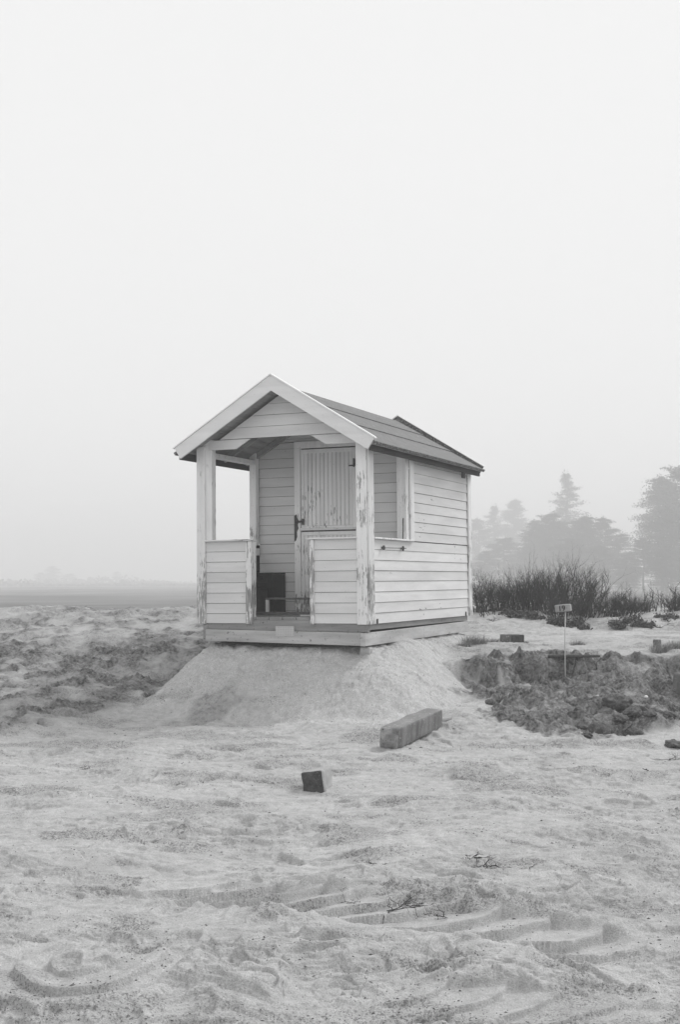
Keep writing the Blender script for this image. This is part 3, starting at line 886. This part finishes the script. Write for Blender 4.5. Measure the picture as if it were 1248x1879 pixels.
# ------------------------------------------------------------------ clods, pebble
def clod(name, r, sq, seed, mat, amp=.35):
    bm = bmesh.new(); bmesh.ops.create_icosphere(bm, subdivisions=4, radius=1)
    for v in bm.verts:
        p = v.co.copy()
        a_ = np.array([p.x * 1.4 + seed + p.z]); b_ = np.array([p.y * 1.4 - p.z * .8])
        n = float(fbm(a_, b_, 1.0, 4, 2)[0]); n2 = float(perlin(a_ * 6, b_ * 6)[0])
        v.co = Vector((p.x * sq[0], p.y * sq[1], p.z * sq[2])) * r * (1 + amp * n + .06 * n2)
    me = bpy.data.meshes.new(name); bm.to_mesh(me); bm.free()
    me.materials.append(mat)
    me.polygons.foreach_set('use_smooth', [True] * len(me.polygons))
    o = bpy.data.objects.new(name, me); C.collection.objects.link(o); return o
for (px, py, r, sq, lab) in [
        (1134, 1298, .125, (1.35, 1, .62), 'large dark soil clod with ragged underside in the middle of the pit slope'),
        (1161, 1312, .075, (1.2, 1, .7), 'smooth dark clod just right of and below the largest clod'),
        (1104, 1340, .105, (1.0, 1, .95), 'round crusted soil clod standing at the foot of the pit slope'),
        (1139, 1332, .055, (1.3, 1, .6), 'flattened dark clod between the round clod and the leaning stick'),
        (1165, 1343, .06, (1.2, 1, .6), 'dark clod beside the leaning stick at the pit foot'),
        (1215, 1290, .085, (1.3, 1, .8), 'rooty soil clod high on the right side of the pit'),
        (1192, 1330, .05, (1.4, 1, .6), 'small dark clod on the right pit slope below the rooty clod'),
        (1230, 1318, .06, (1.3, 1, .7), 'dark clod at the far right foot of the pit'),
        (1078, 1352, .05, (1.2, 1, .6), 'small dark clod left of the round crusted clod'),
        (1070, 1330, .045, (1.3, 1, .6), 'small clod on the sand slope above the round clod'),
        (900, 1292, .05, (1.2, 1, .7), 'small grey clod near the left end of the pit'),
        (1236, 1368, .075, (1.6, 1, .45), 'low dark clod on the sand at the right frame edge')]:
    p = at(px, py)
    o = clod('soil_clod', r, sq, px * .37, M['clod'])
    o.location = (p.x, p.y, H(p.x, p.y) + r * sq[2] * .35); o.rotation_euler = (0, 0, random.random() * 6)
    tag(o, lab, 'clod', 'soil clods in the pit')
p = at(1186, 1280); o = clod('pebble', .02, (1, 1, .8), 3, M['pebble'], .1); o.location = (p.x, p.y, H(p.x, p.y) + .03)
tag(o, 'small round white pebble on dark soil in the pit', 'pebble')

# ------------------------------------------------------------------ plants
def branch(mb, p, d, L_, r, depth, rnd, seg=4, n=4, up=.15, kids=(2, 4), spread=.6, m=0, bend=.26):
    pts, rad = [p.copy()], [r]
    q = p.copy(); dd = d.normalized()
    for i in range(seg):
        dd = (dd + Vector((rnd.gauss(0, bend), rnd.gauss(0, bend), rnd.gauss(0, bend * .5) + up * .4))).normalized()
        q = q + dd * (L_ / seg); pts.append(q.copy()); rad.append(r * (1 - .6 * (i + 1) / seg))
    mb.tube(pts, rad, n, m, cap=False)
    if depth > 0:
        for k in range(rnd.randint(*kids)):
            i = rnd.randint(max(1, seg // 2 - 0), seg)
            dirr = (pts[i] - pts[i - 1]).normalized() + Vector((rnd.gauss(0, spread), rnd.gauss(0, spread), rnd.uniform(0, spread)))
            branch(mb, pts[i], dirr, L_ * rnd.uniform(.25, .5), rad[i] * .8, depth - 1, rnd, 3, 3, up, kids, spread, m, bend)
    else:
        e = pts[-1]; mb.tube([e, e + dd * .014], [r * 1.4, r * .8], 4, m)
def make_bush(seed, width, height_, stems, lean=.25, r=.007, kids=(2, 4)):
    rnd = random.Random(seed); mb = MB()
    for k in range(stems):
        a = rnd.random() * 6.283; rr = math.sqrt(rnd.random())
        x, y = rr * math.cos(a) * width * .42, rr * math.sin(a) * width * .22
        d = Vector((math.cos(a) * lean * rr * 1.4 + rnd.gauss(0, .12), math.sin(a) * lean * rr + rnd.gauss(0, .1), 1))
        hgt = height_ * (1 - .35 * rr * rr) * rnd.uniform(.65, 1.0)
        branch(mb, Vector((x, y, -.06)), d, hgt * .85, r * rnd.uniform(.8, 1.2), 2, rnd, 4, 4, .1, kids, .45)
    return mb.build('rose_bush', M['stem'], None, fix=False)
protos = [make_bush(1, 1.1, .74, 100, .3, .0065, (3, 5)), make_bush(2, 1.2, .68, 95, .3, .0065, (3, 5)), make_bush(3, 1.0, .80, 90, .5, .0065, (3, 5)), make_bush(4, .8, .42, 16, .6, .008, (2, 3))]
used = [False] * 4
def bush(px, py, kind, sx, sz, lab, rz=0):
    p = at(px, py)
    if used[kind]: o = protos[kind].copy(); C.collection.objects.link(o)
    else: o = protos[kind]; used[kind] = True
    o.location = (p.x, p.y, H(p.x, p.y)); o.scale = (sx, sx, sz); o.rotation_euler = (0, 0, R(rz))
    tag(o, lab, 'bush', 'bare rose bushes on the dune crest')
bush(884, 1112, 0, 1.0, 1.0, 'dense bare rose bush touching the back corner of the hut', 8)
bush(932, 1110, 1, .9, 1.05, 'dense bare rose bush second from the hut corner', 190)
bush(975, 1112, 2, .9, 1.05, 'taller bare rose bush between the hut-side thicket and the tallest bush', 20)
bush(1020, 1112, 0, 1.05, 1.2, 'tallest bare rose bush behind the numbered stake', 170)
bush(1062, 1128, 2, 1.15, 1.2, 'spreading bare rose bush just right of the numbered stake', 0)
bush(1040, 1138, 1, .7, .8, 'low tangled rose bush in front of the tallest bush', 30)
bush(1100, 1128, 1, .8, .55, 'low bare rose bush right of the spreading bush', 5)
bush(1143, 1128, 2, .75, .60, 'bare rose bush above the dark ivy-like mat right of centre', 175)
bush(1185, 1125, 3, 1.1, 1.35, 'sparse bush of a few long bare shoots near the right edge', 10)
bush(1222, 1122, 3, 1.2, 1.6, 'sparse tall shoots second from the right frame edge', 120)
bush(1250, 1122, 1, .8, .60, 'bare rose bush cut by the right frame edge', 60)
bush(1165, 1124, 1, .7, .42, 'short thin bush between two taller bare bushes on the right', 100)
bush(905, 1128, 3, .8, .75, 'small leaning twigs in sand near the hut corner', 40)

def low_mat(px, py, w_, d_, h_, n, lab, seed, cat='ground plant'):
    rnd = random.Random(seed); mb = MB()
    cen = [(rnd.uniform(-w_, w_), rnd.uniform(-d_, d_), rnd.uniform(.3, 1)) for _ in range(9)]
    for k in range(int(n * .8)):
        q = cen[rnd.randrange(9)]
        x, y = q[0] + rnd.gauss(0, w_ * .2), q[1] + rnd.gauss(0, d_ * .25)
        z = abs(rnd.gauss(0, .6)) * h_ * 1.1 * q[2]
        s = rnd.uniform(.012, .028)
        u = Vector((rnd.gauss(0, 1), rnd.gauss(0, 1), rnd.gauss(0, .6))).normalized(); v = u.cross(Vector((rnd.gauss(0, 1), rnd.gauss(0, 1), rnd.gauss(0, 1)))).normalized()
        c = Vector((x, y, z)); mb.add([c - u * s, c + v * s * .6, c + u * s, c - v * s * .6], [(0, 1, 2, 3)])
    for k in range(26):
        a = rnd.random() * 6.283
        branch(mb, Vector((rnd.uniform(-w_, w_) * .6, rnd.uniform(-d_, d_) * .6, .0)), Vector((math.cos(a), math.sin(a) * .4, .35)), w_ * .7, .005, 1, rnd, 4, 3, .0)
    o = mb.build('low_shrub', M['litter'], None, fix=False)
    p = at(px, py); o.location = (p.x, p.y, H(p.x, p.y) - .01); o.rotation_euler = (R(6), 0, 0)
    tag(o, lab, cat, 'dark low shrubs on the sand bank')
low_mat(960, 1132, .24, .25, .06, 2600, 'dark low shrub at the foot of the tall rose bushes nearest the hut', 1)
low_mat(1040, 1148, .20, .2, .10, 2200, 'dark low shrub directly behind the numbered stake', 2)
low_mat(1070, 1152, .10, .15, .08, 900, 'small dark shrub hanging down the bank right of the stake', 3)
low_mat(1147, 1148, .22, .22, .09, 2400, 'broad dark shrub sprawling on the bank right of the stake', 4)
low_mat(1185, 1152, .13, .12, .05, 700, 'small dark shrub right of the broad sprawling one', 5)
low_mat(1225, 1133, .15, .15, .05, 900, 'dark low shrub below the shoots near the right edge', 6)
low_mat(925, 1123, .07, .1, .04, 350, 'tiny dark shrub on pale sand beside the hut corner', 7)

def tuft(px, py, w_, h_, n, lab, seed, lean=0.3, mat='grass'):
    rnd = random.Random(seed); mb = MB()
    for k in range(n):
        a = rnd.random() * 6.283; rr = rnd.random() ** .6
        b0 = Vector((rr * math.cos(a) * w_ * .6, rr * math.sin(a) * w_ * .35, -.02))
        d = Vector((math.cos(a) * .5 * rr + rnd.gauss(lean * .4, .35), math.sin(a) * .5 * rr + rnd.gauss(0, .25), 1)).normalized()
        L_ = h_ * rnd.uniform(.5, 1.1); wv = Vector((rnd.gauss(0, 1), rnd.gauss(0, 1), 0)).normalized() * .0032
        pts = [b0, b0 + d * L_ * .5, b0 + d * L_ * .5 + (d + Vector((rnd.gauss(lean, .4), rnd.gauss(0, .4), -.35))).normalized() * L_ * .5]
        mb.add([pts[0] - wv, pts[0] + wv, pts[1] + wv * .8, pts[1] - wv * .8, pts[2] + wv * .1, pts[2] - wv * .1], [(0, 1, 2, 3), (3, 2, 4, 5)])
    o = mb.build('grass_tuft', M[mat], None, fix=False)
    p = at(px, py); o.location = (p.x, p.y, H(p.x, p.y)); tag(o, lab, 'grass tuft', 'dry grass tufts')
tuft(872, 1182, .22, .15, 420, 'large dark grass tuft on the pit lip beside the hut mound', 1, .3)
tuft(852, 1186, .12, .10, 160, 'small grass tuft between the hut beam and the large dark tuft', 11, .1)
tuft(905, 1178, .14, .10, 180, 'pale grass tuft just left of the flat dark timber block', 2)
tuft(960, 1182, .12, .07, 130, 'short pale tuft in front of the flat dark timber block', 3)
tuft(1060, 1185, .14, .09, 220, 'round grass tuft on the path edge right of the stake', 4)
tuft(1000, 1183, .12, .05, 90, 'thin short tuft left of the stake by the path edge', 5)
tuft(1215, 1196, .20, .15, 330, 'tall dry grass tuft around the post stub', 6)
tuft(1243, 1192, .22, .17, 380, 'tall dry grass tuft cut by the right frame edge', 7)
tuft(965, 1120, .18, .12, 260, 'pale upright grass tuft among the rose bushes', 8, 0)
tuft(1226, 1292, .10, .12, 220, 'dark hanging grass on the rooty clod in the pit', 9, 0)
tuft(920, 1290, .08, .07, 90, 'small tuft of torn grass in the left of the pit', 10)
tuft(276, 1278, .10, .12, 140, 'small torn grass tuft in the dark soil left of the mound', 12, -.2)
tuft(600, 1116, .1, .1, 60, 'small tuft on the dune behind the hut', 13)

def twigs(px, py, L_, n, lab, seed, flat=.25, r=.0045, rz=0, name='dead_twig', cat='twig', kids=(2, 4), ang=None):
    rnd = random.Random(seed); mb = MB()
    for k in range(n):
        a = rnd.uniform(0, 6.283) if ang is None else rnd.gauss(ang, .5)
        branch(mb, Vector((rnd.gauss(0, .015), rnd.gauss(0, .015), .008)), Vector((math.cos(a), math.sin(a), flat)), L_ * rnd.uniform(.5, 1), r * rnd.uniform(.6, 1.1), 2, rnd, 5, 4, .0, kids, .6, bend=.35)
    o = mb.build(name, M['twig'], None, fix=False)
    # keep every point above the sand
    p = at(px, py)
    o.location = (p.x, p.y, 0)
    vs = np.array([v.co for v in o.data.vertices]); X = vs[:, 0] + p.x; Y = vs[:, 1] + p.y
    hz = height(X, Y); vs[:, 2] = hz + np.clip(vs[:, 2] * .55, -.002, 1)
    o.data.vertices.foreach_set('co', vs.astype(np.float32).ravel())
    tag(o, lab, cat, 'dead twigs on the sand')
twigs(712, 1662, .20, 6, 'big tangle of dead twigs on the tyre track in the foreground', 1, .3, .0038)
twigs(757, 1652, .12, 4, 'dark twig clump right of the big tangle beside the track', 2, .1, .0036)
twigs(820, 1668, .10, 3, 'upright forked twig on the tyre track right of the tangle', 3, .8, .0034)
twigs(634, 1640, .12, 3, 'loose curly twigs left of the big tangle', 4, .1, .0030)
twigs(686, 1587, .10, 3, 'small dark twig knot above the big tangle', 5, .2, .0036)
twigs(872, 1580, .10, 4, 'ragged dark twig clump right of centre on the sand', 6, .1, .0036)
twigs(895, 1596, .09, 4, 'short black twig bits below the ragged clump', 7, .1, .0036)
twigs(970, 1600, .16, 1, 'single thin stick lying on sand at the right', 8, .02, .003, kids=(0, 1))
twigs(1192, 1415, .07, 1, 'short dark stump of a root sticking up at the right', 9, 2.5, .010, kids=(0, 1))
twigs(1235, 1392, .22, 4, 'thorny dead branch at the right frame edge in front of the pit', 10, .3, .004)
twigs(1062, 1222, .22, 3, 'pale roots hanging from the rim of the pit near the stake', 11, .05, .004)
twigs(1095, 1226, .25, 3, 'roots fanning over the pit bank right of the stake', 12, .05, .004)
twigs(150, 1415, .08, 3, 'dark twig crumbs in the sand at the left', 13, .2, .004)
twigs(905, 1140, .20, 4, 'long dead rose stems lying on the bank near the hut corner', 14, .3, .006)
twigs(1130, 1146, .22, 4, 'dead stems lying on the bank below the right-hand bushes', 15, .2, .006)
twigs(1215, 1150, .30, 4, 'long dead runners on pale sand under the far right bushes', 16, .1, .006)

# dark crumbs of peat, bark and leaf lying on the sand
rnd = random.Random(99); mb = MB()
cnt = 16000
cy = 3.9 + 11.5 * np.random.RandomState(3).rand(cnt) ** 1.15; cx = (np.random.RandomState(4).rand(cnt) - .5) * .62 * cy
pn = fbm(cx, cy, 1.9, 4, 70) + .8 * sstep(4.8, 4.2, cy)
keep = pn > np.random.RandomState(6).rand(cnt) * .8 - .02
cx, cy = cx[keep], cy[keep]; cz = height(cx, cy)
for x, y, z in zip(cx, cy, cz):
    s = rnd.uniform(.0012, .0034) * (.7 + y * .06) * (1.5 if rnd.random() < .06 else 1); a = rnd.random() * 6.28; l = rnd.uniform(1, 3)
    ux, uy = math.cos(a) * s * l, math.sin(a) * s * l; vx, vy = -math.sin(a) * s, math.cos(a) * s
    mb.add([(x - ux, y - uy, z), (x + vx, y + vy, z), (x + ux, y + uy, z + s * .4), (x - vx, y - vy, z), (x, y, z + s * 1.3)],
           [(0, 3, 4), (3, 2, 4), (2, 1, 4), (1, 0, 4), (0, 1, 2, 3)])
o = mb.build('crumbs', M['debris'], None, fix=False)
tag(o, 'dark crumbs of bark and peat scattered over the sand', 'debris', kind='stuff')

# ------------------------------------------------------------------ trees in the fog
def make_pine(seed, H_, crown, shape, clumps, name='pine_tree', quads=95, base=.25, csize=1.0):
    rnd = random.Random(seed); root = empty(name)
    t = MB(); pts = [Vector((0, 0, -1))]
    for i in range(1, 9): pts.append(Vector((rnd.gauss(0, .12) * i * .3, rnd.gauss(0, .12) * i * .3, H_ * i / 8 * .97)))
    t.tube(pts, [H_ * .017 * (1 - .85 * i / 8) for i in range(9)], 7)
    c = MB()
    def clump(p, sx, sz):
        for k in range(quads):
            a = Vector((rnd.gauss(0, .5), rnd.gauss(0, .5), rnd.gauss(0, .5)))
            q = p + Vector((a.x * sx, a.y * sx, a.z * sz)); s = rnd.uniform(.08, .20) * csize
            u = Vector((rnd.gauss(0, 1), rnd.gauss(0, 1), rnd.gauss(0, .7))).normalized(); v = u.cross(Vector((rnd.gauss(0, 1), rnd.gauss(0, 1), 1))).normalized()
            c.add([q - u * s, q + v * s * .5, q + u * s, q - v * s * .5], [(0, 1, 2, 3)])
    for k in range(clumps):
        f = base + (1 - base) * (k / clumps) ** .85
        a = rnd.random() * 6.283
        rad = crown * shape((f - base) / (1 - base)) * (rnd.uniform(.35, 1.05) if name == 'pine_tree' else rnd.choice((.4, .6, .8, 1.35)))
        zz = H_ * f; i = min(7, int(f * 8)); c0 = pts[i].lerp(pts[i + 1], f * 8 - i)
        tip = c0 + Vector((math.cos(a) * rad, math.sin(a) * rad, rad * rnd.uniform(-.08, .22)))
        t.tube([c0, c0.lerp(tip, .5) + Vector((0, 0, -.04 * rad)), tip], [H_ * .005, H_ * .003, H_ * .0012], 4)
        sz = (.45 + .12 * rad) * csize
        clump(tip, sz * 1.25, sz * .55)
        clump(c0.lerp(tip, .6), sz * 1.1, sz * .5)
    clump(pts[-1], .5, .8)
    t.build('trunk', M['bark'], root, fix=False); c.build('crown', M['needle'], root, fix=False)
    return root
broad = lambda f: (1 - f) ** .45 * (.55 + .6 * min(1, f * 4)) if f < 1 else .1
conic = lambda f: (1 - f) * .95 + .06
bushy = lambda f: math.sqrt(max(0, 1 - (f * 1.9 - .8) ** 2 * .8)) if f < .99 else .2
tp = [make_pine(1, 20, 5.2, broad, 130), make_pine(2, 20, 6.0, bushy, 150, base=.12), make_pine(3, 20, 4.4, conic, 84, 'spruce_tree', 60, .2),
      make_pine(4, 20, 5.6, broad, 110, base=.35)]
tused = [False] * 4
def tree(px, top, y, kind, wid, lab, rz=0, cat='tree', grp='trees fading in the fog'):
    y = y * 1.5
    x = (px - 624) / FPX * y; zt = zat(top, y); g_ = H(x, y, False)
    if tused[kind]: o = copy_tree(tp[kind])
    else: o = tp[kind]; tused[kind] = True
    s = (zt - g_) / 20
    o.location = (x, y, g_); o.scale = (s * wid, s * wid, s); o.rotation_euler = (0, 0, R(rz))
    tag(o, lab, cat, grp)
tree(1262, 848, 178, 1, 1.15, 'darkest tall pine filling the right frame edge', 10)
tree(1215, 872, 186, 0, 1.0, 'tall pine whose limbs reach over the bright gap on the right', 70)
tree(1232, 930, 165, 1, 1.1, 'lower bushy pine in front of the tall pair at the right edge', 200)
tree(1180, 985, 172, 3, 1.2, 'low pine closing the foot of the bright gap on its right side', 30)
tree(1150, 1015, 178, 1, 1.6, 'low broad pine right under the bright gap in the trees', 120)
tree(1112, 948, 200, 1, 1.0, 'rounded pine left of the bright gap', 300)
tree(1075, 945, 196, 0, 1.25, 'pine with uneven top between the spruce and the bright gap', 250)
tree(1040, 864, 262, 2, 1.15, 'tall pointed spruce with open horizontal limbs above the other trees', 20)
tree(1010, 940, 205, 1, 1.05, 'dense pine just left of the tall pointed spruce', 15)
tree(985, 952, 215, 3, 1.1, 'pine with a sloping top left of the dense middle pine', 80)
tree(943, 915, 330, 0, 1.0, 'pale pine with a spiky top in the left tree group', 140)
tree(908, 925, 320, 2, 1.3, 'pale pointed tree left of the spiky pale pine', 220)
tree(880, 950, 300, 1, 1.0, 'pale bushy tree next to the hut back corner', 310)
tree(925, 985, 225, 1, 1.3, 'low broad tree in front of the pale left group', 45)
tree(1045, 985, 185, 1, 1.5, 'low broad dark pine under the tall spruce', 170)
tree(1100, 1000, 182, 3, 1.6, 'low dark pine between the spruce and the bright gap', 10)
tree(970, 1000, 210, 3, 1.5, 'low dark tree at the foot of the middle pines', 95)
tree(1222, 1000, 160, 3, 1.5, 'lowest dark pine at the right edge behind the shoots', 230)
tree(890, 1010, 215, 3, 1.4, 'low shrubby tree beside the hut just above the rose bushes', 260)
tree(1075, 1035, 200, 1, 3.2, 'very low wide scrubby tree closing the view under the dark pines', 0)
tree(960, 1035, 222, 1, 3.4, 'very low wide scrubby tree under the middle of the tree group', 50)
tree(885, 1040, 226, 1, 2.6, 'very low scrubby tree at the hut end of the tree group', 100)
tree(1150, 1045, 190, 1, 3.2, 'very low wide scrubby tree at the base of the bright gap', 150)
tree(1225, 1040, 176, 1, 3.0, 'very low wide scrubby tree at the base of the right-hand pines', 200)
tree(1020, 955, 212, 1, 1.2, 'rounded merged pine crown directly left below the spruce', 66)
tree(1062, 952, 206, 1, 1.2, 'rounded merged pine crown directly right below the spruce', 190)
tree(985, 975, 218, 1, 1.4, 'rounded pine between the pale left group and the dense middle pine', 280)
tree(1135, 978, 198, 1, 1.1, 'smaller rounded pine on the left rim of the bright gap', 100)
tree(98, 1038, 560, 1, 1.7, 'very faint distant tree on the left horizon, tallest there', 0, grp='faint trees on the left horizon')
tree(75, 1050, 540, 1, 2.0, 'very faint low tree left of the tallest tree on the left horizon', 50, grp='faint trees on the left horizon')
tree(128, 1052, 560, 1, 2.6, 'very faint broad tree right of the tallest tree on the left horizon', 90, grp='faint trees on the left horizon')
tree(215, 1048, 580, 3, 1.8, 'very faint lone tree midway between the frame edge and the hut', 20, grp='faint trees on the left horizon')
tree(165, 1062, 560, 1, 2.4, 'barely visible small tree left of the faint lone tree', 70, grp='faint trees on the left horizon')

# low scrub far across the flat heath, too distant to tell one plant from the next
rnd = random.Random(41); mb = MB()
fx_ = np.random.RandomState(8).uniform(-330, 60, 9000); fy_ = np.random.RandomState(9).uniform(560, 880, 9000)
fh = np.clip(1.2 + 5.0 * fbm(fx_, fy_ * .1, .035, 4, 95), .3, 6.5) * np.random.RandomState(10).rand(9000) ** .8
fz = height(fx_, fy_, False)
for x, y, z, h_ in zip(fx_, fy_, fz, fh):
    sz = rnd.uniform(.7, 1.7)
    u = Vector((rnd.gauss(0, 1), rnd.gauss(0, 1), rnd.gauss(0, .5))).normalized() * sz; v = Vector((rnd.gauss(0, 1), rnd.gauss(0, 1), 1.2)).normalized() * sz * .7
    c = Vector((x, y, z + h_)); mb.add([c - u, c + v, c + u, c - v], [(0, 1, 2, 3)])
o = mb.build('far_scrub', M['needle'], None, fix=False)
tag(o, 'low scrub fading into fog along the far edge of the heath', 'scrub', kind='stuff')

# ------------------------------------------------------------------ fog
m_ = MB(); m_.box(-2000, 2000, -150, 2200, -8, 40)
hz = m_.build('haze', bpy.data.materials.new('haze'), None)
tag(hz, 'even pale sea fog filling the air', 'haze', kind='stuff')
hm = hz.data.materials[0]; hm.use_nodes = True
nt = hm.node_tree; nt.nodes.clear()
ho = nt.nodes.new('ShaderNodeOutputMaterial'); pv = nt.nodes.new('ShaderNodeVolumePrincipled')
pv.inputs['Color'].default_value = (1, 1, 1, 1)
pv.inputs['Density'].default_value = .0031
pv.inputs['Density Attribute'].default_value = ''
pv.inputs['Anisotropy'].default_value = 0.0
nt.links.new(pv.outputs[0], ho.inputs['Volume'])
